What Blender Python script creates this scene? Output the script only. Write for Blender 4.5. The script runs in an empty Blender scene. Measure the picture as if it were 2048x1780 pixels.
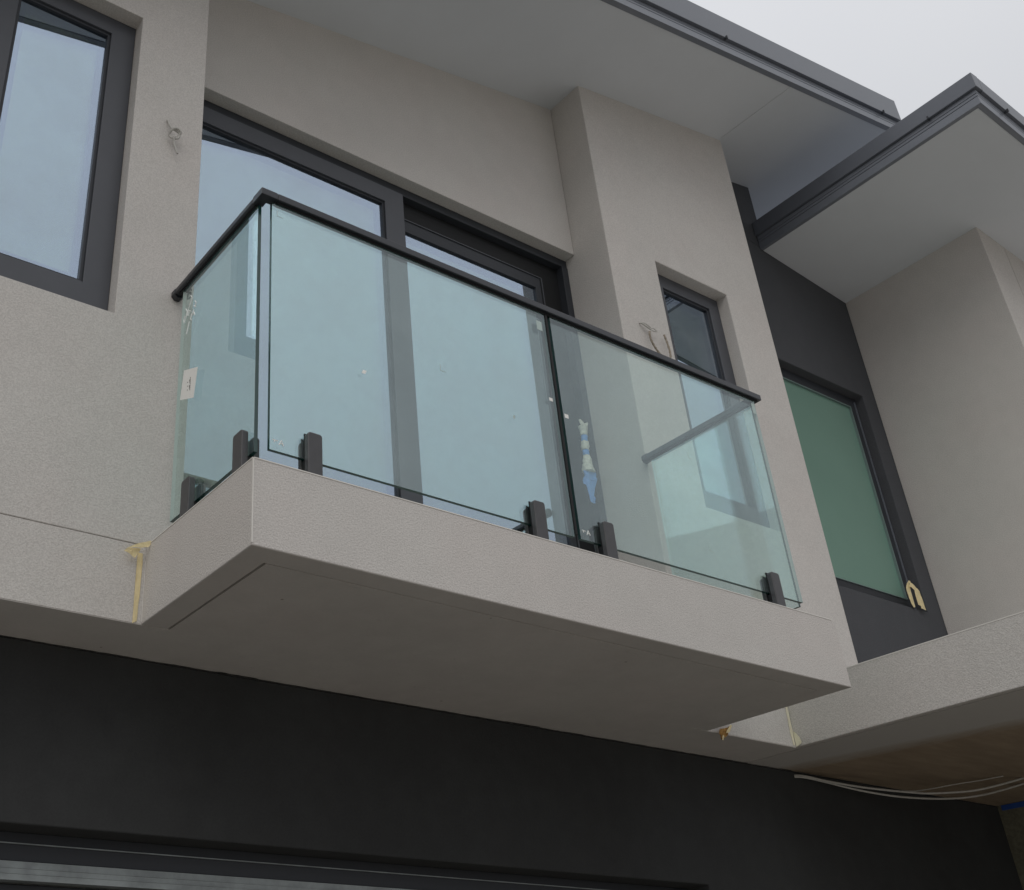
import bpy, bmesh, math, random
from mathutils import Vector, Matrix, noise
R = math.radians
random.seed(7)
S = bpy.context.scene
COL = S.collection

# ------------------------------------------------------------------ camera
cam_d = bpy.data.cameras.new('camera'); cam = bpy.data.objects.new('camera', cam_d); COL.objects.link(cam)
rows = [Vector((0.8336268, -0.5517683, -0.0248608)), Vector((-0.2597132, -0.4313114, 0.8640136)), Vector((0.4874581, 0.7138082, 0.5028543))]
M = Matrix((rows[0], rows[1], -rows[2])).transposed().to_4x4()
M.translation = Vector((-1.2819338, -2.3200952, -1.4475004))
cam.matrix_world = M
cam_d.sensor_fit = 'HORIZONTAL'; cam_d.sensor_width = 36.0
cam_d.lens = 2234.909 / 2048 * 36
cam_d.shift_x = 333.5896 / 2048; cam_d.shift_y = -37.8076 / 2048
cam_d.clip_start = 0.05; cam_d.clip_end = 2000
S.camera = cam

# ------------------------------------------------------------------ sky, sun, exposure
SUN_EL, SUN_AZ = 48, 230          # the sun stands high behind the cloud, to the left behind the viewer
W = bpy.data.worlds.new('World'); S.world = W; W.use_nodes = True
nt = W.node_tree; nt.nodes.clear()
out = nt.nodes.new('ShaderNodeOutputWorld'); bg = nt.nodes.new('ShaderNodeBackground')
sky = nt.nodes.new('ShaderNodeTexSky'); sky.sky_type = 'NISHITA'; sky.sun_disc = False
sky.sun_elevation = R(SUN_EL); sky.sun_rotation = R(SUN_AZ); sky.dust_density = 4
sc = nt.nodes.new('ShaderNodeVectorMath'); sc.operation = 'SCALE'; sc.inputs['Scale'].default_value = 1.0
nt.links.new(sky.outputs['Color'], sc.inputs[0])
tc = nt.nodes.new('ShaderNodeTexCoord'); ns = nt.nodes.new('ShaderNodeTexNoise'); ns.inputs['Scale'].default_value = 1.6; ns.inputs['Detail'].default_value = 3
nt.links.new(tc.outputs['Generated'], ns.inputs['Vector'])
cr = nt.nodes.new('ShaderNodeValToRGB'); cr.color_ramp.elements[0].position = .3; cr.color_ramp.elements[1].position = .75
cr.color_ramp.elements[0].color = (6.95, 7.08, 7.38, 1); cr.color_ramp.elements[1].color = (7.6, 7.65, 7.88, 1)
nt.links.new(ns.outputs['Fac'], cr.inputs['Fac'])
mx = nt.nodes.new('ShaderNodeMix'); mx.data_type = 'RGBA'; mx.inputs[0].default_value = .94
nt.links.new(sc.outputs['Vector'], mx.inputs[6]); nt.links.new(cr.outputs['Color'], mx.inputs[7])
# overcast sky: about twice as bright overhead as at the horizon
sp_ = nt.nodes.new('ShaderNodeSeparateXYZ'); nt.links.new(tc.outputs['Generated'], sp_.inputs[0])
mz = nt.nodes.new('ShaderNodeMath'); mz.operation = 'MAXIMUM'; mz.inputs[1].default_value = 0; nt.links.new(sp_.outputs[2], mz.inputs[0])
mg = nt.nodes.new('ShaderNodeMath'); mg.operation = 'MULTIPLY_ADD'; mg.inputs[1].default_value = .74; mg.inputs[2].default_value = .53; nt.links.new(mz.outputs[0], mg.inputs[0])
sv = nt.nodes.new('ShaderNodeVectorMath'); sv.operation = 'SCALE'; nt.links.new(mx.outputs[2], sv.inputs[0]); nt.links.new(mg.outputs[0], sv.inputs['Scale'])
nt.links.new(sv.outputs[0], bg.inputs['Color']); bg.inputs['Strength'].default_value = 0.1
nt.links.new(bg.outputs[0], out.inputs[0])
sd = bpy.data.lights.new('sun', 'SUN'); sd.energy = 0.75; sd.angle = R(50); sd.color = (1, .96, .9)
sun = bpy.data.objects.new('sun', sd); COL.objects.link(sun)
a = R(SUN_AZ); sdir = Vector((math.sin(a) * math.cos(R(SUN_EL)), math.cos(a) * math.cos(R(SUN_EL)), math.sin(R(SUN_EL))))
sun.rotation_euler = sdir.to_track_quat('Z', 'Y').to_euler()
S.view_settings.view_transform = 'Standard'; S.view_settings.look = 'None'
S.view_settings.exposure = 0; S.view_settings.gamma = 1; S.view_settings.use_curve_mapping = False
S.render.engine = 'CYCLES'
S.cycles.max_bounces = 10; S.cycles.transparent_max_bounces = 24; S.cycles.glossy_bounces = 6; S.cycles.diffuse_bounces = 5

# ------------------------------------------------------------------ materials
def new_mat(name):
    m = bpy.data.materials.new(name); m.use_nodes = True; t = m.node_tree
    return m, t, t.nodes['Principled BSDF']
def coords(t, scale=(1, 1, 1)):
    c = t.nodes.new('ShaderNodeTexCoord'); mp = t.nodes.new('ShaderNodeMapping'); mp.inputs['Scale'].default_value = scale
    t.links.new(c.outputs['Object'], mp.inputs['Vector']); return mp.outputs[0]
def nz(t, co, scale, detail=2, rough=.5):
    n = t.nodes.new('ShaderNodeTexNoise'); n.inputs['Scale'].default_value = scale
    n.inputs['Detail'].default_value = detail; n.inputs['Roughness'].default_value = rough
    t.links.new(co, n.inputs['Vector']); return n.outputs['Fac']
def ramp(t, fac, p0, p1, c0, c1):
    r = t.nodes.new('ShaderNodeValToRGB'); r.color_ramp.elements[0].position = p0; r.color_ramp.elements[1].position = p1
    r.color_ramp.elements[0].color = (*c0, 1); r.color_ramp.elements[1].color = (*c1, 1)
    t.links.new(fac, r.inputs['Fac']); return r.outputs['Color']
def mixc(t, fac, a_, b_, mode='MIX'):
    m = t.nodes.new('ShaderNodeMix'); m.data_type = 'RGBA'; m.blend_type = mode
    if isinstance(fac, float): m.inputs[0].default_value = fac
    else: t.links.new(fac, m.inputs[0])
    for i, v in ((6, a_), (7, b_)):
        if isinstance(v, tuple): m.inputs[i].default_value = (*v, 1)
        else: t.links.new(v, m.inputs[i])
    return m.outputs[2]
def bump(t, b, h, strength, dist, prev=None):
    n = t.nodes.new('ShaderNodeBump'); n.inputs['Strength'].default_value = strength; n.inputs['Distance'].default_value = dist
    t.links.new(h, n.inputs['Height'])
    if prev is not None: t.links.new(prev, n.inputs['Normal'])
    t.links.new(n.outputs[0], b.inputs['Normal']); return n.outputs[0]
def mul(c, k): return tuple(x * k for x in c)
def stucco(name, col, grain=170, dist=.0022, strength=.6, var=.06, speck=.10):
    """acrylic render: rolled grain, cloudy tone, fine pits"""
    m, t, b = new_mat(name); co = coords(t)
    big = nz(t, co, 1.7, 4, .6); med = nz(t, co, 11, 3, .6); fine = nz(t, co, grain, 2, .6); fine2 = nz(t, co, grain * 2.6, 1)
    c = ramp(t, big, .3, .7, mul(col, 1 - var), mul(col, 1 + var))
    c = mixc(t, .5, c, ramp(t, med, .3, .7, (1 - var,) * 3, (1 + var,) * 3), 'MULTIPLY')
    c = mixc(t, .7, c, ramp(t, fine, .38, .62, (1 - speck,) * 3, (1 + speck,) * 3), 'MULTIPLY')
    hue = ramp(t, nz(t, co, 2.6, 3, .55), .42, .72, (1, 1, 1), (1.014, .996, .996))
    c = mixc(t, 1.0, c, hue, 'MULTIPLY')
    t.links.new(c, b.inputs['Base Color']); b.inputs['Roughness'].default_value = .92
    b.inputs['Specular IOR Level'].default_value = .25
    p = bump(t, b, fine, strength, dist); p = bump(t, b, fine2, strength * .5, dist * .4, p); bump(t, b, med, .25, .004, p)
    return m
def smooth(name, col, rough=.5, spec=.5, metal=0, var=.04, nscale=6, bdist=0.0004, bscale=60):
    m, t, b = new_mat(name); co = coords(t)
    n = nz(t, co, nscale, 4, .6)
    t.links.new(ramp(t, n, .3, .7, mul(col, 1 - var), mul(col, 1 + var)), b.inputs['Base Color'])
    rr = t.nodes.new('ShaderNodeMapRange'); rr.inputs['To Min'].default_value = rough * .88; rr.inputs['To Max'].default_value = min(1, rough * 1.12)
    t.links.new(n, rr.inputs['Value']); t.links.new(rr.outputs[0], b.inputs['Roughness'])
    b.inputs['Specular IOR Level'].default_value = spec; b.inputs['Metallic'].default_value = metal
    bump(t, b, nz(t, co, bscale, 2), .3, bdist)
    return m
BEIGE = (.594, .572, .545)
M_wall = stucco('beige_render', BEIGE, 190, .0024, .75, var=.035, speck=.12)
M_balc = stucco('beige_render_coarse', mul(BEIGE, .98), 195, .0026, .8, var=.03, speck=.13)
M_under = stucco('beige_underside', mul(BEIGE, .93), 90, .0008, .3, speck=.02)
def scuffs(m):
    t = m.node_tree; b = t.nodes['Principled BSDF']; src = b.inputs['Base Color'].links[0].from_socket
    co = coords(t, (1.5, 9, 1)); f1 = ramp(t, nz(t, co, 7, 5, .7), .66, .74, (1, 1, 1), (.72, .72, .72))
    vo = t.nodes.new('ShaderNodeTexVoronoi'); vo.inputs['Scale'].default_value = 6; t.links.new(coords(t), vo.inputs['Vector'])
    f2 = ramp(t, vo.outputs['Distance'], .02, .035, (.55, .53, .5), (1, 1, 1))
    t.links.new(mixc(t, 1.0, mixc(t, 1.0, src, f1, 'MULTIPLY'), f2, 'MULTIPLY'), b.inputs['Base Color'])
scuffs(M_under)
M_dark = stucco('charcoal_render', (.083, .087, .096), 150, .0014, .5)
M_black = stucco('black_render', (.047, .049, .050), 120, .001, .4, var=.12, speck=.05)
M_soffit = smooth('soffit_paint', (.66, .69, .725), .7, .3, var=.025, nscale=2.5, bdist=.0006, bscale=25)
M_frame = smooth('charcoal_aluminium', (.073, .078, .091), .42, .5, var=.06, nscale=9)
M_frame2 = smooth('charcoal_aluminium_dark', (.035, .039, .047), .5, .4, var=.06)
M_gutter = smooth('gutter_steel', (.175, .192, .225), .36, .6, var=.06, nscale=4)
M_cap = smooth('capping_steel', (.125, .138, .165), .36, .6, var=.06, nscale=4)
M_rail = smooth('black_powder_coat', (.026, .029, .036), .33, .5, var=.08, nscale=12)
M_rubber = smooth('black_gasket', (.012, .013, .014), .6, .3)
M_spig = smooth('charcoal_powder_coat', (.060, .060, .064), .38, .5, var=.12, nscale=30)
M_edge = smooth('glass_edge', (.012, .05, .045), .15, .8)
M_edge_lit = smooth('lit_glass_edge', (.62, .66, .64), .5, .4)  # lit copy of the glass edge, caught light put into its colour
M_galv = smooth('galvanised_steel', (.30, .33, .335), .5, .5, metal=.3, var=.22, nscale=14)
M_tape = smooth('masking_tape', (.80, .68, .40), .7, .3, var=.12, nscale=40, bdist=.001)
M_btape = smooth('blue_tape', (.15, .34, .72), .6, .3, var=.12, nscale=60)
M_foil = smooth('foam_wrap', (.66, .65, .57), .55, .4, var=.22, nscale=70, bdist=.004, bscale=70)
M_cable = smooth('grey_cable', (.50, .49, .46), .5, .4, var=.1, nscale=50)
M_cable_d = smooth('dusty_cable', (.30, .26, .21), .7, .3, var=.3, nscale=90)
M_white = smooth('white_label', (.88, .88, .85), .6, .4, var=.03)
M_ink = smooth('ink', (.03, .03, .03), .7, .2)
M_mark = smooth('white_marker', (.92, .94, .93), .6, .3)
M_int = smooth('room_plaster', (.30, .31, .29), .9, .2)
M_curt = smooth('room_blind', (.45, .47, .42), .9, .2)
M_olive = stucco('olive_block', (.16, .155, .115), 60, .003, .6, var=.2, speck=.18)
M_resid = smooth('tape_residue', (.42, .24, .08), .8, .2, var=.4, nscale=120)
M_bright_edge = smooth('bright_edge_strip', (.74, .72, .68), .7, .3)

def glassmat(name, tint, fac_base, fac_fr, gcol, rough=0.0, dirt=None):
    m = bpy.data.materials.new(name); m.use_nodes = True; t = m.node_tree; t.nodes.clear()
    o = t.nodes.new('ShaderNodeOutputMaterial'); tr = t.nodes.new('ShaderNodeBsdfTransparent'); gl = t.nodes.new('ShaderNodeBsdfGlossy')
    tr.inputs['Color'].default_value = (*tint, 1); gl.inputs['Color'].default_value = (*gcol, 1); gl.inputs['Roughness'].default_value = rough
    fr = t.nodes.new('ShaderNodeFresnel'); fr.inputs['IOR'].default_value = 1.5
    ge = t.nodes.new('ShaderNodeNewGeometry')
    # keep the Fresnel of the outer face for both sides of the pane
    lw = t.nodes.new('ShaderNodeVectorMath'); lw.operation = 'DOT_PRODUCT'
    t.links.new(ge.outputs['Incoming'], lw.inputs[0]); t.links.new(ge.outputs['Normal'], lw.inputs[1])
    ab = t.nodes.new('ShaderNodeMath'); ab.operation = 'ABSOLUTE'; t.links.new(lw.outputs['Value'], ab.inputs[0])
    om = t.nodes.new('ShaderNodeMath'); om.operation = 'SUBTRACT'; om.inputs[0].default_value = 1; t.links.new(ab.outputs[0], om.inputs[1])
    pw = t.nodes.new('ShaderNodeMath'); pw.operation = 'POWER'; pw.inputs[1].default_value = 5; t.links.new(om.outputs[0], pw.inputs[0])
    ml = t.nodes.new('ShaderNodeMath'); ml.operation = 'MULTIPLY_ADD'; ml.inputs[1].default_value = fac_fr; ml.inputs[2].default_value = fac_base
    t.links.new(pw.outputs[0], ml.inputs[0])
    mi = t.nodes.new('ShaderNodeMixShader'); t.links.new(ml.outputs[0], mi.inputs[0]); t.links.new(tr.outputs[0], mi.inputs[1]); t.links.new(gl.outputs[0], mi.inputs[2])
    last = mi.outputs[0]
    co = coords(t)
    bn = t.nodes.new('ShaderNodeBump'); bn.inputs['Strength'].default_value = .05; bn.inputs['Distance'].default_value = .002
    t.links.new(nz(t, co, 1.8, 1), bn.inputs['Height']); t.links.new(bn.outputs[0], gl.inputs['Normal'])
    if dirt:
        df = t.nodes.new('ShaderNodeBsdfDiffuse'); df.inputs['Color'].default_value = (*dirt[1], 1)
        cf = ramp(t, nz(t, co, 3.5, 6, .65), .42, .75, (0, 0, 0), (dirt[0],) * 3)
        mm = t.nodes.new('ShaderNodeMixShader'); t.links.new(cf, mm.inputs[0]); t.links.new(last, mm.inputs[1]); t.links.new(df.outputs[0], mm.inputs[2]); last = mm.outputs[0]
    t.links.new(last, o.inputs[0]); return m
M_glass = glassmat('clear_safety_glass', (.90, .97, .94), .125, .8, (.87, .96, 1.0), dirt=(.10, (.60, .68, .72)))
M_pane = glassmat('window_outer_pane', (.86, .9, .84), .50, .5, (.62, .725, .90), dirt=(.10, (.55, .58, .60)))
M_pane2 = glassmat('window_inner_pane', (.45, .55, .45), .75, .25, (.88, 1.0, .5))

def green_glass():
    m, t, b = new_mat('green_obscured_glass'); co = coords(t)
    n = nz(t, co, 1.2, 3); n2 = nz(t, co, 260, 1)
    c = mixc(t, .5, ramp(t, n, .3, .7, (.165, .30, .245), (.19, .335, .275)), ramp(t, n2, .3, .7, (.92,) * 3, (1.08,) * 3), 'MULTIPLY')
    t.links.new(c, b.inputs['Base Color']); b.inputs['Roughness'].default_value = .22; b.inputs['Specular IOR Level'].default_value = .6
    bump(t, b, nz(t, coords(t, (1, 1, .4)), 4, 3), .25, .004)
    return m
M_green = green_glass()

def slab_soffit():
    """painted strip along the edge, bare brown sheet further in, with an uneven brush line"""
    m, t, b = new_mat('part_painted_sheet'); co = coords(t)
    sx = t.nodes.new('ShaderNodeSeparateXYZ'); t.links.new(co, sx.inputs[0])
    n = nz(t, coords(t, (4, 1.2, 1)), 1.5, 4, .6)
    ad = t.nodes.new('ShaderNodeMath'); ad.operation = 'MULTIPLY_ADD'; ad.inputs[1].default_value = .22; t.links.new(n, ad.inputs[0]); t.links.new(sx.outputs[0], ad.inputs[2])
    my = t.nodes.new('ShaderNodeMath'); my.operation = 'MULTIPLY_ADD'; my.inputs[1].default_value = .22; t.links.new(sx.outputs[1], my.inputs[0]); t.links.new(ad.outputs[0], my.inputs[2])
    mr = t.nodes.new('ShaderNodeMapRange'); mr.inputs['From Min'].default_value = SLX[0]; mr.inputs['From Max'].default_value = SLX[1]; t.links.new(my.outputs[0], mr.inputs['Value'])
    br = ramp(t, nz(t, coords(t, (1, 5, 1)), 3, 5, .65), .3, .72, (.27, .205, .145), (.39, .305, .215))
    c = mixc(t, mr.outputs[0], mul(BEIGE, .86), br)
    t.links.new(c, b.inputs['Base Color']); b.inputs['Roughness'].default_value = .85
    bump(t, b, nz(t, co, 90, 2), .3, .001); return m

# ------------------------------------------------------------------ mesh helpers
class MB:
    def __init__(s): s.v = []; s.f = []; s.m = []
    def box(s, x0, x1, y0, y1, z0, z1, mi=0):
        """z0 / z1 may be functions of (x, y)"""
        f0 = z0 if callable(z0) else (lambda x, y: z0); f1 = z1 if callable(z1) else (lambda x, y: z1)
        i = len(s.v)
        for f in (f0, f1):
            for x, y in ((x0, y0), (x1, y0), (x1, y1), (x0, y1)): s.v.append((x, y, f(x, y)))
        for q in ((3, 2, 1, 0), (4, 5, 6, 7), (0, 1, 5, 4), (1, 2, 6, 5), (2, 3, 7, 6), (3, 0, 4, 7)):
            s.f.append(tuple(i + k for k in q)); s.m.append(mi)
        return s
    def prism(s, poly, axis, a0, a1, mi=0):
        """polygon in the two other axes, extruded along axis"""
        i = len(s.v); n = len(poly)
        def P(u, v, w):
            return {'x': (w, u, v), 'y': (u, w, v), 'z': (u, v, w)}[axis]
        for w in (a0, a1):
            for u, v in poly: s.v.append(P(u, v, w))
        s.f.append(tuple(range(i, i + n))); s.f.append(tuple(range(i + 2 * n - 1, i + n - 1, -1))); s.m += [mi, mi]
        for k in range(n):
            k2 = (k + 1) % n; s.f.append((i + k, i + n + k, i + n + k2, i + k2)); s.m.append(mi)
        return s
    def tube(s, pts, r, n=8, mi=0, flat=1.0, up=Vector((0, 0, 1))):
        pts = [Vector(p) for p in pts]; i = len(s.v); L = len(pts)
        rr = r if isinstance(r, (list, tuple)) else [r] * L
        for k, p in enumerate(pts):
            d = (pts[min(k + 1, L - 1)] - pts[max(k - 1, 0)]); d.normalize()
            u = d.cross(up)
            if u.length < 1e-3: u = d.cross(Vector((1, 0, 0)))
            u.normalize(); w = u.cross(d)
            for j in range(n):
                an = 2 * math.pi * j / n; s.v.append(tuple(p + u * math.cos(an) * rr[k] + w * math.sin(an) * rr[k] * flat))
        for k in range(L - 1):
            for j in range(n):
                j2 = (j + 1) % n; s.f.append((i + k * n + j, i + k * n + j2, i + (k + 1) * n + j2, i + (k + 1) * n + j)); s.m.append(mi)
        s.f.append(tuple(i + j for j in range(n - 1, -1, -1))); s.f.append(tuple(i + (L - 1) * n + j for j in range(n))); s.m += [mi, mi]
        return s
    def wall(s, axis, d0, d1, us, vs, holes, top=None, mi=0):
        """solid wall facing -axis: d0 front, d1 back; us / vs outer range; holes = [(u0,u1,v0,v1)]; top(u) = sloping head"""
        U = sorted({us[0], us[1], *[h[0] for h in holes], *[h[1] for h in holes]}); V = sorted({vs[0], vs[1], *[h[2] for h in holes], *[h[3] for h in holes]})
        U = [u for u in U if us[0] <= u <= us[1]]; V = [v for v in V if vs[0] <= v <= vs[1]]
        cells = set()
        for a_ in range(len(U) - 1):
            for b_ in range(len(V) - 1):
                cu, cv = (U[a_] + U[a_ + 1]) / 2, (V[b_] + V[b_ + 1]) / 2
                if not any(h[0] < cu < h[1] and h[2] < cv < h[3] for h in holes): cells.add((a_, b_))
        ids = {}
        def vid(a_, b_, k):
            if (a_, b_, k) not in ids:
                u, v, d = U[a_], V[b_], (d0, d1)[k]
                if top and b_ == len(V) - 1: v = top(u, d)
                ids[(a_, b_, k)] = len(s.v); s.v.append((u, d, v) if axis == 'y' else (d, u, v))
            return ids[(a_, b_, k)]
        for (a_, b_) in cells:
            A = [(a_, b_), (a_ + 1, b_), (a_ + 1, b_ + 1), (a_, b_ + 1)]
            s.f.append(tuple(vid(*p, 0) for p in A)); s.f.append(tuple(vid(*p, 1) for p in reversed(A))); s.m += [mi, mi]
            for (n_, e) in (((a_, b_ - 1), (0, 1)), ((a_ + 1, b_), (1, 2)), ((a_, b_ + 1), (2, 3)), ((a_ - 1, b_), (3, 0))):
                if n_ not in cells:
                    p, q = A[e[0]], A[e[1]]; s.f.append((vid(*p, 0), vid(*p, 1), vid(*q, 1), vid(*q, 0))); s.m.append(mi)
        return s
    def mesh(s, name, mats, off=(0, 0, 0)):
        me = bpy.data.meshes.new(name); o = Vector(off)
        me.from_pydata([tuple(Vector(v) - o) for v in s.v], [], s.f); me.update()
        for m in (mats if isinstance(mats, (list, tuple)) else [mats]): me.materials.append(m)
        for p, k in zip(me.polygons, s.m): p.material_index = k
        bm = bmesh.new(); bm.from_mesh(me); bmesh.ops.recalc_face_normals(bm, faces=bm.faces); bm.to_mesh(me); bm.free()
        return me
ORG = {}
def finish(o, bevel, sm):
    if bevel:
        b = o.modifiers.new('bevel', 'BEVEL'); b.width = bevel; b.segments = 3; b.limit_method = 'ANGLE'; b.angle_limit = R(35); b.harden_normals = False
        for p in o.data.polygons: p.use_smooth = True
        w = o.modifiers.new('wn', 'WEIGHTED_NORMAL'); w.keep_sharp = False
    elif sm:
        for p in o.data.polygons: p.use_smooth = True
def tagit(o, label=None, cat=None, group=None, kind=None):
    if label: o['label'] = label
    if cat: o['category'] = cat
    if group: o['group'] = group
    if kind: o['kind'] = kind
def thing(name, label, cat, loc, group=None):
    e = bpy.data.objects.new(name, None); COL.objects.link(e); e.location = loc; e.empty_display_size = .1
    tagit(e, label, cat, group); ORG[e.name] = Vector(loc); return e
def part(name, mb, mats, parent, bevel=0, sm=False, label=None):
    off = ORG[parent.name]
    o = bpy.data.objects.new(name, mb.mesh(name, mats, off)); COL.objects.link(o); o.parent = parent; ORG[o.name] = off
    finish(o, bevel, sm)
    if label: o['label'] = label
    return o
def solo(name, mb, mats, label=None, cat=None, bevel=0, sm=False, group=None, kind=None, loc=(0, 0, 0)):
    o = bpy.data.objects.new(name, mb.mesh(name, mats, loc)); COL.objects.link(o); o.location = loc; ORG[o.name] = Vector(loc)
    finish(o, bevel, sm); tagit(o, label, cat, group, kind); return o
def dup(o, off):
    c = o.copy(); COL.objects.link(c); c.parent = o.parent; c.location = o.location + Vector(off); ORG[c.name] = ORG[o.name] 
    for ch in list(o.children):
        d = ch.copy(); COL.objects.link(d); d.parent = c
    return c

# ------------------------------------------------------------------ key dimensions (metres; balcony top = 0)
XR, YW, ZB = 2.525, .678, -.256
XW1, Y1, XPL, XPR = .115, .906, 2.452, 3.745
ZH = 2.354
YG = .969
YD, XU = .96, 5.222
GZ = -3.05
s1 = lambda x, y: 2.943 + .1903 * x + .034 * y
s2 = lambda x, y=0: 3.78385 - .123678 * x
SLX = (-1.80, -1.66)
M_slabsof = slab_soffit()

# ------------------------------------------------------------------ ground
g = MB(); g.box(-400, 400, -400, 400, GZ - .3, GZ)
def gmat():
    m, t, b = new_mat('driveway_ground'); co = coords(t)
    c = mixc(t, .5, ramp(t, nz(t, co, .35, 5, .6), .3, .7, (.25, .235, .205), (.33, .31, .28)), ramp(t, nz(t, co, 25, 4, .7), .3, .7, (.85,) * 3, (1.12,) * 3), 'MULTIPLY')
    t.links.new(c, b.inputs['Base Color']); b.inputs['Roughness'].default_value = .9; bump(t, b, nz(t, co, 60, 3), .4, .004); return m
solo('ground', g, gmat(), kind='structure')

# ------------------------------------------------------------------ left townhouse
H = thing('townhouse', 'light grey rendered townhouse with a glass balcony over a black ground floor wall', 'house', (0, YG, GZ))
LW = (-1.40, -.176, .83, 2.314)       # left window opening
PW = (2.823, 3.400, .841, 2.315)      # pilaster window opening
DR = (.124, XPL, .0, ZH)              # door opening in the recess
# piers and walls
wl = MB(); wl.wall('y', YW, YW + .30, (-6.5, XW1), (.0012, 4.0), [LW], top=lambda u, d: s1(u, d) + .02)
part('wall', wl, M_wall, H, bevel=.003)
wr = MB(); wr.wall('y', Y1, Y1 + .30, (XW1 + .002, XPL - .002), (.002, 4.0), [(DR[0], DR[1] + .1, -1, DR[3])], top=lambda u, d: s1(u, d) + .02)
part('wall', wr, M_wall, H, bevel=.004)
wp = MB(); wp.wall('y', YW, YW + .34, (XPL, XPR), (.003, 4.0), [PW], top=lambda u, d: s1(u, d) + .02)
part('wall', wp, M_wall, H, bevel=.005)
# floor fascia under the walls, control joint at its head
fa = MB(); fa.box(-6.5, 3.098, YW, YG + .25, ZB, -.0012)
part('floor_fascia', fa, M_wall, H, bevel=.0015)
# thin pale strips added to paint bright edge lines along the slab arrises
bd_ = MB(); bd_.box(.003, XR - .02, -.0012, .0045, -.0022, .0010); part('bright_edge', bd_, M_bright_edge, H)
bd_ = MB(); bd_.box(-.0012, .0025, .002, YW - .002, -.0022, .0010); part('bright_edge', bd_, M_bright_edge, H)
bd_ = MB(); bd_.box(-.0010, .0022, -.0012, .0024, ZB + .006, -.004); part('bright_edge', bd_, M_bright_edge, H)
bd_ = MB(); bd_.box(-.0010, .0022, YW - .0035, YW - .0012, ZB + .006, -.05); part('bright_edge', bd_, M_bright_edge, H)
bd_ = MB(); bd_.box(3.0998, 3.1050, -1.3, YW - .004, .0060, .0105); part('bright_edge', bd_, M_bright_edge, H)
# balcony slab with a drip edge round a slightly raised underside
ix = .088
def slab():
    """outer shell as one solid with a recessed underside"""
    b = MB(); yb = YW - .001; zl = ZB - .002
    V = [(0, yb), (0, 0), (XR, 0), (XR, yb)]; I = [(XR - ix, yb), (XR - ix, ix), (ix, ix), (ix, yb)]
    for x, y in V: b.v.append((x, y, 0))                 # 0-3
    for x, y in V: b.v.append((x, y, zl))                # 4-7
    for x, y in I: b.v.append((x, y, zl))                # 8-11
    for x, y in I: b.v.append((x, y, ZB + .014))                # 12-15
    b.f = [(0, 1, 2, 3), (0, 4, 5, 1), (1, 5, 6, 2), (2, 6, 7, 3), (4, 11, 10, 9, 8, 7, 6, 5), (8, 9, 13, 12), (9, 10, 14, 13), (10, 11, 15, 14), (12, 13, 14, 15), (3, 7, 8, 12, 15, 11, 4, 0)]
    b.m = [0, 0, 0, 0, 1, 1, 1, 1, 1, 0]
    return b
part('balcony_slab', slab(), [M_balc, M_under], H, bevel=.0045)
# underside of the floor fascia, smooth trowelled
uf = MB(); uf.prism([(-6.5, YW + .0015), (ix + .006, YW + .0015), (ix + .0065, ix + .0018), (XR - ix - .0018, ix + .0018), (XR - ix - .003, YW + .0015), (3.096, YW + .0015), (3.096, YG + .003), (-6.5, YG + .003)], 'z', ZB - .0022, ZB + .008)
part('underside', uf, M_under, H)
# black ground floor wall with the garage opening
bw = MB(); bw.wall('y', YG, YG + .28, (-6.5, 5.45), (GZ, ZB - .004), [(-3.2, 2.72, GZ - 1, -.80)])
part('ground_floor_wall', bw, M_black, H, bevel=.006)
# black paint cut in unevenly onto the underside
po = MB(); xs_p = [-.7 + k * .012 for k in range(365)]
for x in xs_p:
    e = .9655 - .0045 * noise.noise(Vector((x * 9, 1, 0))) - .0035 * noise.noise(Vector((x * 38, 5, 0))) - (.006 if noise.noise(Vector((x * 3.1, 8, 2))) > .42 else 0)
    po.v += [(x, min(e, .9675), ZB - .0034), (x, .9686, ZB - .0034)]
for k in range(len(xs_p) - 1): po.f.append((2 * k, 2 * k + 1, 2 * k + 3, 2 * k + 2)); po.m.append(0)
part('paint_overlap', po, M_black, H)
gd = MB()
gd.box(-3.2, 2.72, 1.088, 1.12, -.880, -.800)
part('door_head', gd, M_frame2, H, bevel=.002)
part('head_trim', MB().box(-3.2, 2.72, 1.080, 1.087, -.8335, -.8305), M_galv, H)
gr = MB(); gr.box(-3.2, 2.72, 1.080, 1.14, -.9330, -.8815)
gr.box(-3.2, 2.72, 1.078, 1.0795, -.9005, -.8985); gr.box(-3.2, 2.72, 1.078, 1.0795, -.9155, -.9135)
part('head_rail', gr, M_galv, H)
for k in range(4):
    z1 = -.936 - k * .53
    part('dark_opening_panel', MB().box(-3.18, 2.70, 1.13, 1.17, max(z1 - .525, GZ + .01), z1), M_frame2, H, bevel=.004)  # charcoal panels stand in for the dark open garage
# soffit panels and roof
part('soffit_panel', MB().box(-6.6, 3.722, .134, .92, s1, lambda x, y: s1(x, y) + .012), M_soffit, H, bevel=.0015)
part('soffit_panel', MB().box(3.7245, 4.93, .134, 2.7, s1, lambda x, y: s1(x, y) + .012), M_soffit, H, bevel=.0015)
part('roof', MB().box(-6.6, 4.928, .12, 7.5, lambda x, y: s1(x, y) + .24, lambda x, y: s1(x, y) + .278), M_gutter, H)
gt = MB(); S_ = lambda d: (lambda x, y: s1(x, .1) + d)
gt.box(-6.6, 4.93, .104, .1325, S_(-.002), S_(.094))
for d0, d1 in ((-.003, .0465), (.0505, .0675), (.0715, .094)): gt.box(-6.6, 4.93, .099, .1045, S_(d0), S_(d1))
part('gutter', gt, M_gutter, H, bevel=.0012)
part('barge_capping', MB().box(-6.6, 4.93, .079, .125, S_(.0955), S_(.281)), M_cap, H, bevel=.003)
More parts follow.
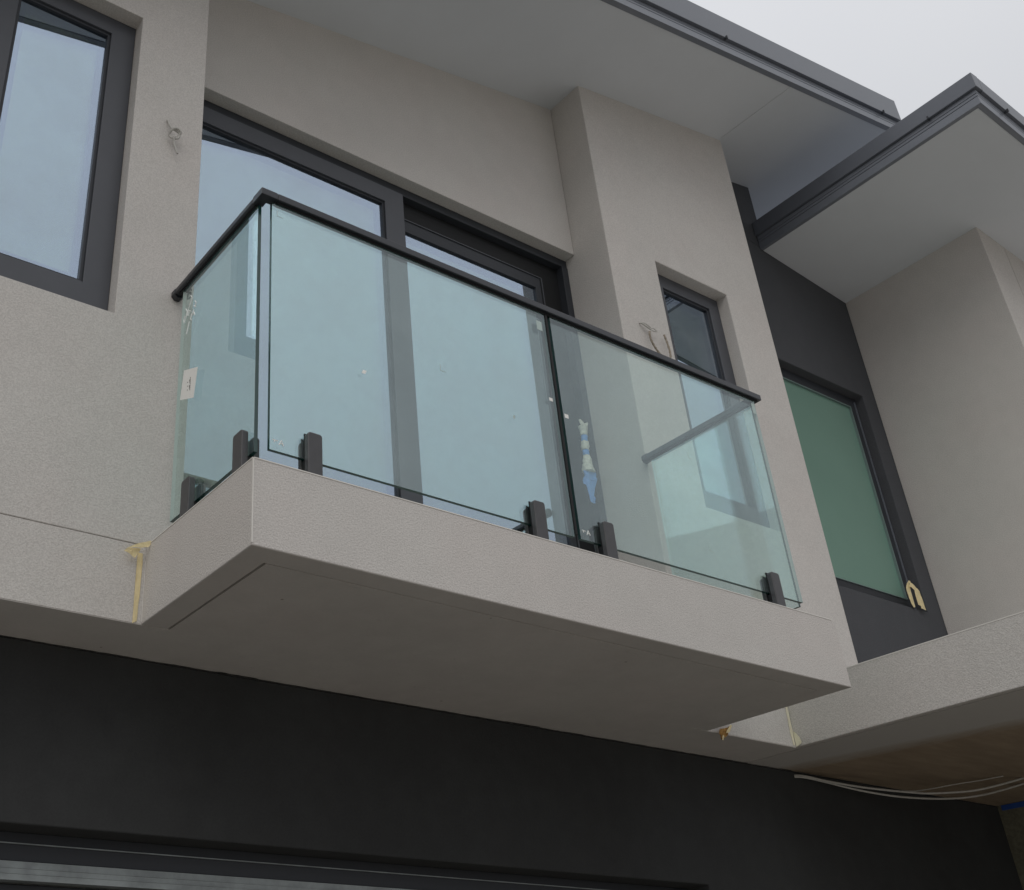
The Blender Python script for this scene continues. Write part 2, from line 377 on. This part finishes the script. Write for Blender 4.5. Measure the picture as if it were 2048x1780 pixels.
for x in (-2.2, -.6, 1.35, 3.065, 4.70):
    part('clip', MB().box(x, x + .008, .070, .090, S_(.086), S_(.108)), M_frame2, H)
# back shell so no daylight gets in behind the rooms
part('rear_wall', MB().box(-6.5, 3.7, 4.0, 4.2, GZ, lambda x, y: s1(x, y)), M_wall, H)

def window(parent, op, yf, fw, glass_in=.022, panes=None, lab=None, frame_name='window', sill=.035):
    """aluminium window: frame ring (with beads) > panes; op = opening, yf = frame face, fw = (left, right, bottom, top)"""
    x0, x1, z0, z1 = op; g_ = .0015
    b = MB(); b.wall('y', yf, yf + .07, (x0 + g_, x1 - g_), (z0 + g_, z1 - g_), panes)
    fr = part(frame_name, b, M_frame, parent, bevel=.002, label=lab)
    for (a0, a1, b0, b1) in panes:
        bd = MB(); w = .012; bd.wall('y', yf + .010, yf + .05, (a0, a1), (b0, b1), [(a0 + w, a1 - w, b0 + w, b1 - w)])
        part('glazing_bead', bd, M_frame2, fr, bevel=.0015)
        part('pane', MB().box(a0 + w * .6, a1 - w * .6, yf + glass_in, yf + glass_in + .001, b0 + w * .6, b1 - w * .6), M_pane, fr)
        part('pane', MB().box(a0 + w + .024, a1 - w - .024, yf + glass_in + .018, yf + glass_in + .019, b0 + w + .024, b1 - w - .024), M_pane2, fr, label='inner pane of the double glazing')
        sp = MB(); sp.wall('y', yf + glass_in + .003, yf + glass_in + .0175, (a0 + w, a1 - w), (b0 + w, b1 - w), [(a0 + w + .024, a1 - w - .024, b0 + w + .024, b1 - w - .024)])
        part('spacer', sp, M_frame2, fr)
    return fr
def room(parent, x0, x1, y0, y1, z0, z1, extra=None):
    b = MB(); t = .02
    b.box(x0, x1, y1, y1 + t, z0, z1); b.box(x0 - t, x0, y0, y1 + t, z0, z1); b.box(x1, x1 + t, y0, y1 + t, z0, z1)
    b.box(x0 - t, x1 + t, y0, y1 + t, z0 - t, z0); b.box(x0 - t, x1 + t, y0, y1 + t, z1, z1 + t)
    return part('room_shell', b, M_int, parent)
window(H, LW, .745, None, panes=[(-1.30, -.760, .968, 2.227), (-.655, -.277, .968, 2.227)], lab='left window beside the balcony, with two panes')
room(H, -2.4, .08, .99, 3.6, -.2, 2.6)
window(H, PW, .748, None, panes=[(2.936, 3.312, .981, 2.228)], lab='narrow window in the projecting pier')
room(H, 2.50, 3.70, 1.03, 3.6, 0, 2.6)
part('blind', MB().box(3.16, 3.66, 1.10, 1.12, .2, 2.1), M_curt, H)

# sliding door in the recess
yf = .967
d = MB()
d.box(DR[0] + .002, XPL - .002, yf + .004, 1.17, 2.302, ZH - .002)                # head track box
d.box(DR[0] + .002, DR[0] + .045, yf, 1.17, .05, 2.3015); d.box(XPL - .045, XPL - .002, yf, 1.17, .05, 2.3015)
d.box(DR[0] + .002, XPL - .002, yf, 1.17, .004, .0495)
DF = part('sliding_door', d, M_frame2, H, bevel=.002, label='wide dark aluminium sliding door behind the balcony glass')
fp = MB(); fp.wall('y', .960, 1.000, (DR[0] + .047, 1.341), (.052, 2.2985), [(DR[0] + .080, 1.228, .15, 2.205)])
FP = part('fixed_sash', fp, M_frame, DF, bevel=.002)
def glaz(a0, a1, b0, b1, y):
    w = .010
    bd = MB(); bd.wall('y', y - .012, y + .02, (a0, a1), (b0, b1), [(a0 + w, a1 - w, b0 + w, b1 - w)])
    part('glazing_bead', bd, M_frame2, DF, bevel=.0012)
    part('pane', MB().box(a0 + w * .6, a1 - w * .6, y, y + .001, b0 + w * .6, b1 - w * .6), M_pane, DF)
    part('pane', MB().box(a0 + w + .024, a1 - w - .024, y + .018, y + .019, b0 + w + .024, b1 - w - .024), M_pane2, DF, label='inner pane of the double glazing')
    sp = MB(); sp.wall('y', y + .003, y + .0175, (a0 + w, a1 - w), (b0 + w, b1 - w), [(a0 + w + .024, a1 - w - .024, b0 + w + .024, b1 - w - .024)])
    part('spacer', sp, M_frame2, DF)
glaz(DR[0] + .0805, 1.2275, .1505, 2.2045, .982)
hb = MB(); hb.wall('y', 1.010, 1.05, (1.342, XPL - .046), (.0505, 2.3010), [(1.36, 2.250, .10, 2.172)])
part('dark_surround', hb, M_rubber, DF, bevel=.001)  # black panel in place of the deep dark recess round the sash
ss = MB(); ss.wall('y', .992, 1.034, (1.343, 2.2485), (.052, 2.172), [(1.3435, 2.219, .15, 2.104)])
part('moving_sash', ss, M_frame2, DF, bevel=.002)
glaz(1.3440, 2.2185, .1505, 2.1035, 1.000)
part('track_fin', MB().box(1.343, 2.2600, .9860, .9905, 2.168, 2.1725), M_frame, DF)
part('track_fin', MB().box(2.2545, 2.2605, .9860, .9905, .06, 2.1675), M_frame, DF)
room(H, .06, 2.46, 1.21, 3.6, .0, 2.6)

# ------------------------------------------------------------------ right townhouse
H2 = thing('townhouse', 'neighbouring townhouse on the right with charcoal wall, green window and low projecting roof', 'house', (XU, YD, GZ))
DW = (3.95, 5.080, .830, 2.330)
dw = MB(); dw.wall('y', YD, YD + .24, (XPR - .05, XU + .25), (.012, 3.16), [DW], top=lambda u, d_: s2(u) + .02)
part('recessed_wall', dw, M_dark, H2, bevel=.005)
part('recessed_wall', MB().box(XPR - .05, 4.40, YD, YD + .24, lambda x, y: s2(x) + .021, lambda x, y: s1(x, y) + .004), M_dark, H2)
part('recessed_wall', MB().box(4.16, 4.40, YD + .24, 2.72, 3.4, lambda x, y: s1(x, y) + .004), M_dark, H2)
part('rear_wall', MB().box(4.401, 4.93, 2.62, 2.72, 3.3, lambda x, y: s1(x, y) + .004), M_dark, H2)
sw = MB(); sw.wall('x', XU, XU + .30, (0, YD - .0005), (.012, 3.1), [], top=lambda u, d_: s2(d_) + .002)
part('side_wall', sw, M_wall, H2, bevel=.005)
part('front_wall', MB().box(XU + .302, 9.5, 0, .30, .012, lambda x, y: s2(x) + .002), M_wall, H2)
part('slab', MB().box(3.101, 9.5, -1.3, YG + .25, ZB, .0095), [M_balc], H2, bevel=.0045)
part('slab_soffit', MB().box(3.13, 5.7, -1.28, YG + .002, ZB - .003, ZB - .0008), M_slabsof, H2)
# the green obscured window
fr = MB(); fr.wall('y', 1.018, 1.08, (DW[0] + .0015, DW[1] - .0015), (DW[2] + .0015, DW[3] - .0015), [(4.00, 4.995, .912, 2.250)])
GW = part('window', fr, M_frame2, H2, bevel=.002)
bd = MB(); bd.wall('y', 1.012, 1.03, (4.00, 4.996), (.911, 2.251), [(4.006, 4.988, .916, 2.245)])
part('glazing_bead', bd, smooth('green_grey_bead', (.17, .24, .23), .3, .6), GW)
part('pane', MB().box(4.004, 4.990, 1.026, 1.034, .914, 2.247), M_green, GW)
part('frame_highlight', MB().box(5.050, 5.0525, 1.008, 1.0175, .85, 2.30), M_gutter, GW)  # paler strip paints the thin highlight line along the frame
# low roof
X2, Y2 = 4.342, -.575
part('soffit_panel', MB().box(X2 + .031, 9.6, Y2 + .033, YD - .002, s2, lambda x, y: s2(x) + .012), M_soffit, H2, bevel=.0015)
K = lambda dz, xx=None: (lambda x, y: s2(xx if xx is not None else x) + dz)
g2 = MB(); g2.box(X2 + .005, X2 + .0305, Y2 + .032, YD - .003, s2(X2) - .004, s2(X2) + .100)
for d0, d1 in ((-.006, .0480), (.0520, .0695), (.0735, .100)): g2.box(X2, X2 + .0055, Y2, YD - .003, s2(X2) + d0, s2(X2) + d1)
part('gutter', g2, M_gutter, H2, bevel=.0012, label='side gutter of the low roof')
g3 = MB(); g3.box(X2 + .006, 9.6, Y2 + .005, Y2 + .0315, K(-.004), K(.100))
for d0, d1 in ((-.006, .0480), (.0520, .0695), (.0735, .100)): g3.box(X2 + .006, 9.6, Y2, Y2 + .0055, K(d0), K(d1))
part('gutter', g3, M_gutter, H2, bevel=.0012, label='front gutter of the low roof')
c2 = MB(); c2.box(X2 - .018, X2 + .05, Y2 - .018, YD - .003, s2(X2) + .1015, s2(X2) + .212)
part('barge_capping', c2, M_cap, H2, bevel=.003)
part('barge_capping', MB().box(X2 + .0505, 9.6, Y2 - .018, Y2 + .05, K(.1015), K(.212)), M_cap, H2, bevel=.003)
part('roof', MB().box(X2 + .02, 9.6, Y2 + .02, 7, K(.16), K(.208)), M_gutter, H2)
part('clip', MB().box(X2 - .028, X2 - .004, -.30, -.292, s2(X2) + .092, s2(X2) + .112), M_frame2, H2)
part('clip', MB().box(4.62, 4.628, Y2 - .028, Y2 - .004, s2(4.62) + .092, s2(4.62) + .112), M_frame2, H2)
# side wall of the porch under the slab, blue tape along its head
part('porch_wall', MB().box(5.20, 5.5, -1.3, YG - .002, GZ, ZB - .0035), M_olive, H2)
part('painters_tape', MB().box(5.1965, 5.1995, .3, .945, -.288, -.262), smooth('blue_masking', (.03, .09, .36), .6, .3), H2)

# ------------------------------------------------------------------ glass balustrade
B = thing('glass_balustrade', 'frameless glass balustrade with black handrail round the balcony edge', 'balustrade', (1.25, .05, 0))
GY0, GY1 = .044, .056; GB, GT = .067, .966
def gpanel(x0, x1, y0, y1, lit_edges=()):
    """solid toughened pane: clear faces, green edges; 'whites' = edge faces coloured pale for caught light"""
    b = MB(); b.box(x0, x1, y0, y1, GB, GT)
    wide_x = (x1 - x0) > (y1 - y0)
    # face order in box(): bottom, top, -y, +x, +y, -x
    names = ['b', 't', '-y', '+x', '+y', '-x']
    for i, n in enumerate(names):
        clear = (n in ('-y', '+y')) if wide_x else (n in ('-x', '+x'))
        b.m[i] = 0 if clear else (2 if n in lit_edges else 1)
    o = part('glass_panel', b, [M_glass, M_edge, M_edge_lit], B)
    # pale edge faces hold the caught light in their colour
    return o
GP1 = gpanel(.075, 1.234, GY0, GY1)
GP2 = gpanel(1.262, 2.418, GY0, GY1, lit_edges=('+x',))
GP3 = gpanel(.044, .056, .078, .612, lit_edges=('+y',))
GP4 = gpanel(2.438, 2.450, .078, .640, lit_edges=('+y',))
# handrail: channel with square face, joined at the corner
hr = MB(); ZT0, ZT1 = .974, 1.0
hr.box(.091, 2.454, .030, .066, ZT0, ZT1); part('handrail', hr, M_rail, B, bevel=.0022, label='front handrail')
hc = MB(); hc.prism([(.030, .030), (.0895, .030), (.0895, .066), (.066, .066), (.066, .0895), (.030, .0895)], 'z', ZT0, ZT1)
part('rail_elbow', hc, M_rail, B, bevel=.002)
part('handrail', MB().box(.030, .066, .091, .662, ZT0, ZT1), M_rail, B, bevel=.007, label='left return handrail')
part('handrail', MB().box(2.421, 2.4535, .067, .662, ZT0, ZT1), M_rail, B, bevel=.005, label='right return handrail')
for x in (.048, 2.4375):
    br = MB(); cyl = [(x + .0225 * math.cos((t_ + .5) * math.pi / 4), .986 + .0235 * math.sin((t_ + .5) * math.pi / 4)) for t_ in range(8)]
    br.prism(cyl, 'y', .652, YW - .0005); part('wall_bracket', br, M_rail, B, bevel=.002)
# gasket under the rail holding the glass
gk = MB(); gk.box(.093, 2.44, GY0 - .003, GY1 + .003, .9665, .9735); part('gasket', gk, M_rubber, B)
part('gasket', MB().box(.041, .059, .092, .64, .9665, .9735), M_rubber, B)
part('gasket', MB().box(2.435, 2.453, .07, .64, .9665, .9735), M_rubber, B)
# black joint post between the two front panes
part('joint_seal', MB().box(1.2365, 1.2465, GY0 - .004, GY1 + .004, .075, .9655), M_rubber, B, bevel=.002)
def spigot(cx, cy, axis, w=.0245):
    """two clamp plates on a common foot; outer plate toward the street"""
    e = MB(); f = MB(); ft = MB()
    zt = .146
    prof_o = [(-w, .0005), (w, .0005), (w, zt - .006), (w - .006, zt), (-w + .006, zt), (-w, zt - .006)]
    prof_i = [(-w, .0005), (w, .0005), (w, zt - .020), (w - .010, zt - .010), (-w + .010, zt - .010), (-w, zt - .020)]
    if axis == 'y':
        e.prism([(cx + u, v) for u, v in prof_o], 'y', .018, .0405); f.prism([(cx + u, v) for u, v in prof_i], 'y', .0595, .078)
        ft.box(cx - w + .002, cx + w - .002, .0410, .0590, .001, .062)
    else:
        sgn = 1 if cx < 1 else -1
        xo = lambda d_: cx + sgn * (d_ - .05)
        a_, b_ = sorted((xo(.018), xo(.0405))); e.prism([(cy + u, v) for u, v in prof_o], 'x', a_, b_)
        a_, b_ = sorted((xo(.0595), xo(.078))); f.prism([(cy + u, v) for u, v in prof_i], 'x', a_, b_)
        a_, b_ = sorted((xo(.0410), xo(.0590))); ft.box(a_, b_, cy - w + .002, cy + w - .002, .001, .062)
    sp = part('spigot', e, M_spig, B, bevel=.004)
    part('clamp_plate', f, M_spig, sp, bevel=.006); part('foot_block', ft, M_rubber, sp)
    gs = MB()
    if axis == 'y': gs.box(cx - w + .001, cx + w - .001, .0407, .0437, .062, .148); gs.box(cx - w + .001, cx + w - .001, .0563, .0593, .062, .138)
    part('rubber_liner', gs, M_rubber, sp) if axis == 'y' else None
    return sp
s0 = spigot(.211, .05, 'y')
for cx in (1.066, 1.377, 2.245): dup(s0, (cx - .211, 0, 0))
for cy in (.130, .460): spigot(.05, cy, 'x', .028)
for cy in (.20, .54): spigot(2.444, cy, 'x')

# stickers, stamps and pen marks on the glass
def sticker_front(panel, x, z, w, h, skew=0, mat=M_white, y=GY0 - .0006, name='sticker', lab=None):
    b = MB(); v = b.v
    for dy in (0, .0005):
        for u, t_ in ((-1, -1), (1, -1), (1, 1), (-1, 1)): v.append((x + u * w / 2 + t_ * skew, y + dy, z + t_ * h / 2))
    b.f += [(0, 1, 2, 3), (7, 6, 5, 4), (0, 4, 5, 1), (1, 5, 6, 2), (2, 6, 7, 3), (3, 7, 4, 0)]; b.m += [0] * 6
    return part(name, b, mat, panel, label=lab)
M_pale = smooth('pale_glass_sticker', (.45, .55, .53), .5, .4)
def corner_mark(panel, x, z, s_=.012):
    b = MB(); t_ = .0018
    b.box(x - s_, x - s_ + t_, GY0 - .0008, GY0 - .0002, z - s_, z + s_); b.box(x - s_ + t_, x + s_ * .8, GY0 - .0008, GY0 - .0002, z - s_, z - s_ + t_)
    part('cork_spot', b, M_pale, panel)
for p_, x, z in ((GP1, .105, .929), (GP1, .728, .556), (GP2, 1.919, .563), (GP2, 1.933, .181)): corner_mark(p_, x, z)
sticker_front(GP1, 1.023, .461, .009, .012, .001, M_pale, name='cork_spot')
sticker_front(GP1, .409, .435, .013, .013, .003, M_white, name='cork_spot')
sticker_front(GP1, 1.203, .904, .026, .040, 0, M_pale, lab='pale rectangular sticker')
sticker_front(GP1, 1.211, .590, .016, .013, 0, M_white, name='cork_spot')
sticker_front(GP2, 1.277, .542, .018, .016, 0, M_white, name='cork_spot')
sticker_front(GP2, 2.404, .925, .020, .05, 0, M_pale, name='cork_spot')
def stroke(pts, r=.0016):
    b = MB(); b.tube(pts, r, 5, up=Vector((0, 1, 0))); return b
def stamp(panel, x, z, s_):
    y = GY0 - .0012; b = MB()
    for pl in ([(0, 0), (.45, 1), (.9, 0)], [(.2, .35), (.75, .35)], [(-1.3, .75), (-.3, .70)], [(-.9, .7), (-.95, .3)]):
        b.tube([(x + u * s_, y, z + v * s_) for u, v in pl], .0017, 5, up=Vector((0, 1, 0)))
    part('safety_stamp', b, M_mark, panel)
stamp(GP1, .105, .088, .016); stamp(GP2, 1.292, .088, .016)
# white delivery label with small print on the left pane
xs_ = .0432
lb = MB()
V4 = [(.566, .607), (.462, .563), (.482, .456), (.585, .500)]
for dx in (0, .0005):
    for y, z in V4: lb.v.append((xs_ - dx, y, z))
lb.f += [(0, 1, 2, 3), (7, 6, 5, 4), (0, 4, 5, 1), (1, 5, 6, 2), (2, 6, 7, 3), (3, 7, 4, 0)]; lb.m += [0] * 6
LB = part('delivery_label', lb, M_white, GP3)
ink = MB()
for k in range(7):
    z = .548 - k * .0075
    ink.box(xs_ - .0012, xs_ - .0006, .511, .514 + .0025 * ((k * 5) % 3), z - .0022, z + .0022)
    if k % 2: ink.box(xs_ - .0012, xs_ - .0006, .528, .533, z - .001, z + .001)
part('print', ink, M_ink, LB)
# hand written marker notes near the top of the left pane
hw = MB(); X_ = .0425
def hs(pl, r=.0021): hw.tube([(X_, y, z) for y, z in pl], r, 5, up=Vector((1, 0, 0)))
hs([(.545, .905), (.532, .888), (.545, .870), (.558, .855), (.566, .835), (.556, .826), (.548, .842)])
hs([(.540, .875), (.552, .868)]); hs([(.578, .868), (.566, .850), (.574, .826), (.584, .812), (.590, .826), (.580, .840)]); hs([(.553, .845), (.538, .833)])
hs([(.508, .858), (.498, .846), (.505, .833), (.514, .842), (.500, .828)]); hs([(.515, .826), (.522, .806), (.510, .812), (.506, .798)]); hs([(.530, .818), (.536, .798), (.527, .790)]); hs([(.545, .795), (.562, .752)])
part('pen_note', hw, M_mark, GP3)
# coil clip behind the pane at the bracket
ck = MB(); ck.tube([(.062, .600 + .014 * math.cos(t_ * .5), .955 - .016 + .016 * math.sin(t_ * .5) + t_ * .0012) for t_ in range(20)], .0028, 6, up=Vector((1, 0, 0)))
part('rail_clip', ck, M_spig, B, sm=True)

# ------------------------------------------------------------------ wrapped door pull on the jamb
D_ = thing('door_pull', 'door handle wrapped in pale foam and blue tape on the dark door jamb', 'door handle', (2.335, .962, 1.07))
def lump(z0, z1, rr, mat, name, cx0, cx1, seed, yc=.935, n=24, m=14):
    b = MB(); i0 = 0
    for k in range(m):
        t_ = k / (m - 1); z = z0 + (z1 - z0) * t_; r_ = rr(t_); cx = cx0 + (cx1 - cx0) * t_
        for j in range(n):
            an = 2 * math.pi * j / n
            q = 1 + .30 * noise.noise(Vector((math.cos(an) * 2.4 + seed, math.sin(an) * 2.4, z * 90 + an * .8)))
            b.v.append((cx + math.cos(an) * r_ * q, yc + math.sin(an) * r_ * .8 * q, z + .004 * noise.noise(Vector((an * 2, seed, t_ * 5)))))
    for k in range(m - 1):
        for j in range(n):
            j2 = (j + 1) % n; b.f.append((k * n + j, k * n + j2, (k + 1) * n + j2, (k + 1) * n + j)); b.m.append(0)
    b.f.append(tuple(range(n))); b.f.append(tuple(range((m - 1) * n, m * n))); b.m += [0, 0]
    return part(name, b, mat, D_, sm=True)
lump(1.215, 1.262, lambda t_: .018 + .008 * t_ * t_, M_foil, 'foam_wrap', 2.344, 2.346, 1)
lump(1.180, 1.213, lambda t_: .0165, M_btape, 'tape_band', 2.342, 2.344, 2)
lump(1.132, 1.179, lambda t_: .019 + .002 * math.sin(t_ * 3), M_foil, 'foam_wrap', 2.340, 2.342, 3)
lump(1.102, 1.131, lambda t_: .017, M_btape, 'tape_band', 2.340, 2.340, 4)
lump(1.012, 1.101, lambda t_: .033 - .015 * t_, M_foil, 'foam_wrap', 2.338, 2.340, 5, m=14)
def ragged(name, mat, poly, y0, root=None, th=.003, amp=.006, seed=3, parent=None, label=None, cat=None):
    """torn tape: a wrinkled sheet cut to a ragged outline"""
    bm = bmesh.new(); vs = [bm.verts.new((u, y0, v)) for u, v in poly]; bm.faces.new(vs)
    bmesh.ops.triangulate(bm, faces=bm.faces[:]); bmesh.ops.subdivide_edges(bm, edges=bm.edges[:], cuts=2)
    for v in bm.verts:
        v.co.y += amp * noise.noise(Vector((v.co.x * 45, seed, v.co.z * 45))) ; v.co.x += .002 * noise.noise(Vector((seed, v.co.x * 90, v.co.z * 90)))
    b = MB(); bm.verts.index_update()
    b.v = [tuple(v.co) for v in bm.verts]; b.f = [tuple(w.index for w in f.verts) for f in bm.faces]; b.m = [0] * len(b.f); bm.free()
    o = part(name, b, mat, parent) if parent else solo(name, b, mat, label, cat)
    sol = o.modifiers.new('thick', 'SOLIDIFY'); sol.thickness = th; sol.offset = 0
    return o
ragged('foam_tail', M_foil, [(2.330, 1.258), (2.318, 1.272), (2.312, 1.290), (2.328, 1.296), (2.344, 1.276), (2.368, 1.290), (2.372, 1.282), (2.356, 1.255)], .925, parent=D_)
ragged('tape_end', M_btape, [(2.300, 1.010), (2.372, 1.016), (2.372, .975), (2.340, .962), (2.318, .965), (2.322, .905), (2.342, .880), (2.340, .842), (2.318, .836), (2.305, .870), (2.300, .940), (2.286, .925), (2.280, .958), (2.292, .968)], .925, parent=D_, amp=.012)
part('pull_bar', MB().box(2.331, 2.345, .928, .942, .90, 1.25), M_frame2, D_, bevel=.003)
part('pull_post', MB().box(2.331, 2.345, .940, .959, 1.19, 1.205), M_frame2, D_)
part('pull_post', MB().box(2.331, 2.345, .940, .959, .94, .955), M_frame2, D_)

# ------------------------------------------------------------------ loose cables
def smooth_path(pts, n=6):
    P = [Vector(p) for p in pts]; o = []
    for i in range(len(P) - 1):
        p0, p1, p2, p3 = P[max(i - 1, 0)], P[i], P[i + 1], P[min(i + 2, len(P) - 1)]
        for k in range(n):
            t_ = k / n; o.append(.5 * ((2 * p1) + (-p0 + p2) * t_ + (2 * p0 - 5 * p1 + 4 * p2 - p3) * t_ ** 2 + (-p0 + 3 * p1 - 3 * p2 + p3) * t_ ** 3))
    o.append(P[-1]); return o
kc = MB()
kc.tube(smooth_path([(-.038, .690, 1.812), (-.037, .672, 1.804), (-.034, .664, 1.780), (-.026, .655, 1.755), (-.012, .648, 1.745), (.004, .645, 1.733), (.000, .650, 1.712), (-.020, .655, 1.708), (-.034, .660, 1.722), (-.026, .640, 1.742), (-.006, .638, 1.748), (.006, .640, 1.735), (-.006, .655, 1.716), (-.016, .648, 1.712), (-.014, .655, 1.690), (-.004, .656, 1.660), (.004, .654, 1.638)]), .0046, 8)
solo('cable', kc, M_cable, 'knotted grey cable end poking out of the wall beside the left window', 'cable', sm=True, group='loose cable ends')
tl = thing('cable', 'looped dusty cable with taped end hanging beside the narrow pier window', 'cable', (2.66, YW, 1.7), 'loose cable ends')
lp = MB(); lp.tube(smooth_path([(2.628, .655, 1.765), (2.620, .652, 1.742), (2.622, .650, 1.705), (2.640, .648, 1.665), (2.668, .645, 1.632), (2.705, .645, 1.615), (2.735, .645, 1.630), (2.748, .648, 1.680), (2.745, .652, 1.740), (2.738, .655, 1.785)]), [.0048 + .0014 * (k % 3 == 0) for k in range(55)], 8)
part('cable_loop', lp, M_cable_d, tl, sm=True)
l2 = MB(); l2.tube(smooth_path([(2.588, .690, 1.818), (2.590, .668, 1.812), (2.602, .660, 1.800), (2.625, .656, 1.788), (2.640, .655, 1.784)]), .0042, 8)
l2.tube(smooth_path([(2.596, .664, 1.815), (2.622, .656, 1.805), (2.645, .655, 1.788), (2.632, .655, 1.765)]), .0032, 8)
l2.tube(smooth_path([(2.640, .655, 1.788), (2.660, .652, 1.794), (2.682, .652, 1.784), (2.662, .652, 1.778), (2.640, .654, 1.778)]), .0028, 8)
part('cable_end', l2, M_cable, tl, sm=True)
CABLES = [
 [(3.45, .985, -.278), (3.497, .950, -.281), (3.622, .920, -.297), (3.793, .877, -.314), (3.908, .826, -.327), (4.059, .770, -.336), (4.122, .709, -.346), (4.340, .644, -.327), (4.451, .577, -.307), (4.628, .506, -.262)],
 [(3.45, .985, -.284), (3.495, .950, -.287), (3.633, .928, -.300), (3.771, .897, -.321), (3.905, .860, -.338), (4.039, .820, -.349), (4.228, .776, -.348), (4.367, .729, -.342), (4.512, .680, -.323), (4.666, .629, -.288), (4.756, .576, -.262)],
 [(3.60, .955, -.289), (3.76, .953, -.287), (3.910, .950, -.285), (4.047, .909, -.296), (4.201, .850, -.301), (4.261, .781, -.297), (4.358, .704, -.280), (4.440, .621, -.270), (4.489, .533, -.262)]]
for p_, lab, r_ in zip(CABLES, ('white cable sagging below the right slab, middle of the three', 'lowest of the three white cables sagging below the right slab', 'thin white cable running highest against the brown underside on the right'), (.0052, .0050, .0026)):
    b = MB(); b.tube(smooth_path(p_), r_, 8); solo('cable', b, M_cable, lab, 'cable', sm=True, group='cables sagging below the slab')

# ------------------------------------------------------------------ masking tape
T1 = thing('masking_tape', 'yellow masking tape with folded flap at the left corner of the balcony', 'tape', (-.03, YW, -.15), 'masking tape strips')
def sheet(name, mat, parent, P3, amp=.0015, th=.0006, cuts=4, fr=60, axis=1):
    bm = bmesh.new(); bm.faces.new([bm.verts.new(p) for p in P3])
    bmesh.ops.triangulate(bm, faces=bm.faces[:]); bmesh.ops.subdivide_edges(bm, edges=bm.edges[:], cuts=cuts)
    for v in bm.verts:
        c = v.co * fr; v.co[axis] -= abs(amp * noise.noise(c)); v.co.x += amp * .35 * noise.noise(c + Vector((9, 0, 0))); v.co.z += amp * .35 * noise.noise(c + Vector((0, 7, 0)))
    b = MB(); bm.verts.index_update(); b.v = [tuple(v.co) for v in bm.verts]; b.f = [tuple(w.index for w in f.verts) for f in bm.faces]; b.m = [0] * len(b.f); bm.free()
    o = part(name, b, mat, parent); sol = o.modifiers.new('thick', 'SOLIDIFY'); sol.thickness = th; sol.offset = 0; return o
P_ = lambda L, y: [(x, y(x, z) if callable(y) else y, z) for x, z in L]
sheet('strip', M_tape, T1, P_([(-.0280, -.0276), (-.0110, -.0283), (-.0098, -.0598), (-.0118, -.1404), (-.0131, -.1843), (-.0164, -.2281), (-.0149, -.2492), (-.0284, -.2581), (-.0262, -.2299), (-.0264, -.1543), (-.0255, -.0766)], .6765), .0022)
sheet('flap', M_tape, T1, P_([(-.0866, -.0472), (-.0744, -.0333), (-.0532, -.0195), (-.0250, -.0051), (-.0007, .0050), (.0041, .0004), (-.0071, -.0181), (-.0326, -.0250), (-.0591, -.0298), (-.0718, -.0383)], .645), .003)
sheet('flap', M_tape, T1, P_([(-.0826, -.0425), (-.0549, -.0262), (-.0270, -.0233), (-.0339, -.0372), (-.0457, -.0590), (-.0633, -.0483)], .655), .004)
T2 = thing('masking_tape', 'peeling cream masking tape on the joint under the right end of the balcony', 'tape', (3.09, YW, -.2), 'masking tape strips')
M_cream = smooth('cream_tape', (.78, .74, .58), .7, .3)
sheet('strip', M_cream, T2, P_([(3.0820, -.0732), (3.0970, -.0700), (3.0975, -.1041), (3.0965, -.1803), (3.0900, -.2484), (3.0800, -.2492), (3.0765, -.1958), (3.0790, -.1283)], .6765), .0015)
sheet('flap', M_cream, T2, [(3.0972, y, z) for y, z in [(.6741, -.1859), (.6601, -.2020), (.6497, -.2198), (.6449, -.2412), (.6512, -.2473), (.6747, -.2545), (.6760, -.2465), (.6760, -.1997)]], .0015, axis=0)
T3 = thing('tape_scrap', 'torn brown scrap of tape where the balcony underside meets the wall', 'tape', (2.6, .668, -.25), 'masking tape strips')
sheet('scrap', M_resid, T3, P_([(2.5809, -.2477), (2.6080, -.2400), (2.6307, -.2350), (2.6500, -.2250), (2.6528, -.2350), (2.6302, -.2557), (2.6219, -.2693), (2.6047, -.2787), (2.5918, -.2730), (2.5815, -.2899), (2.5763, -.2894), (2.5844, -.2740), (2.5753, -.2679)], .662), .010, fr=120)
sheet('scrap', M_tape, T3, P_([(2.612, -.252), (2.646, -.222), (2.652, -.226), (2.628, -.256), (2.605, -.262)], .652), .004)
sheet('scrap', M_tape, T3, P_([(2.584, -.272), (2.594, -.274), (2.584, -.294), (2.576, -.293)], .654), .003)
T4 = thing('masking_tape', 'yellow tape strip peeling in a loop off the green window corner', 'tape', (5.0, .95, .9), 'masking tape strips')
sheet('strip', M_tape, T4, P_([(4.9455, 1.0017), (4.9636, .9994), (4.9354, .9735), (4.9200, .9545), (4.9259, .9001), (4.9325, .8346), (4.9155, .8255), (4.9011, .8481), (4.8903, .9049), (4.8935, .9451), (4.9129, .9729)], .948), .003)
sheet('strip', M_tape, T4, P_([(4.9356, .9867), (4.9724, .9702), (5.0100, .9418), (5.0084, .9057), (5.0069, .8698), (5.0202, .8251), (4.9738, .8280), (4.9762, .8462), (4.9514, .8473), (4.9569, .8719), (4.9703, .8863), (4.9660, .9172), (4.9555, .9349), (4.9318, .9521), (4.9118, .9500)], .938), .005)
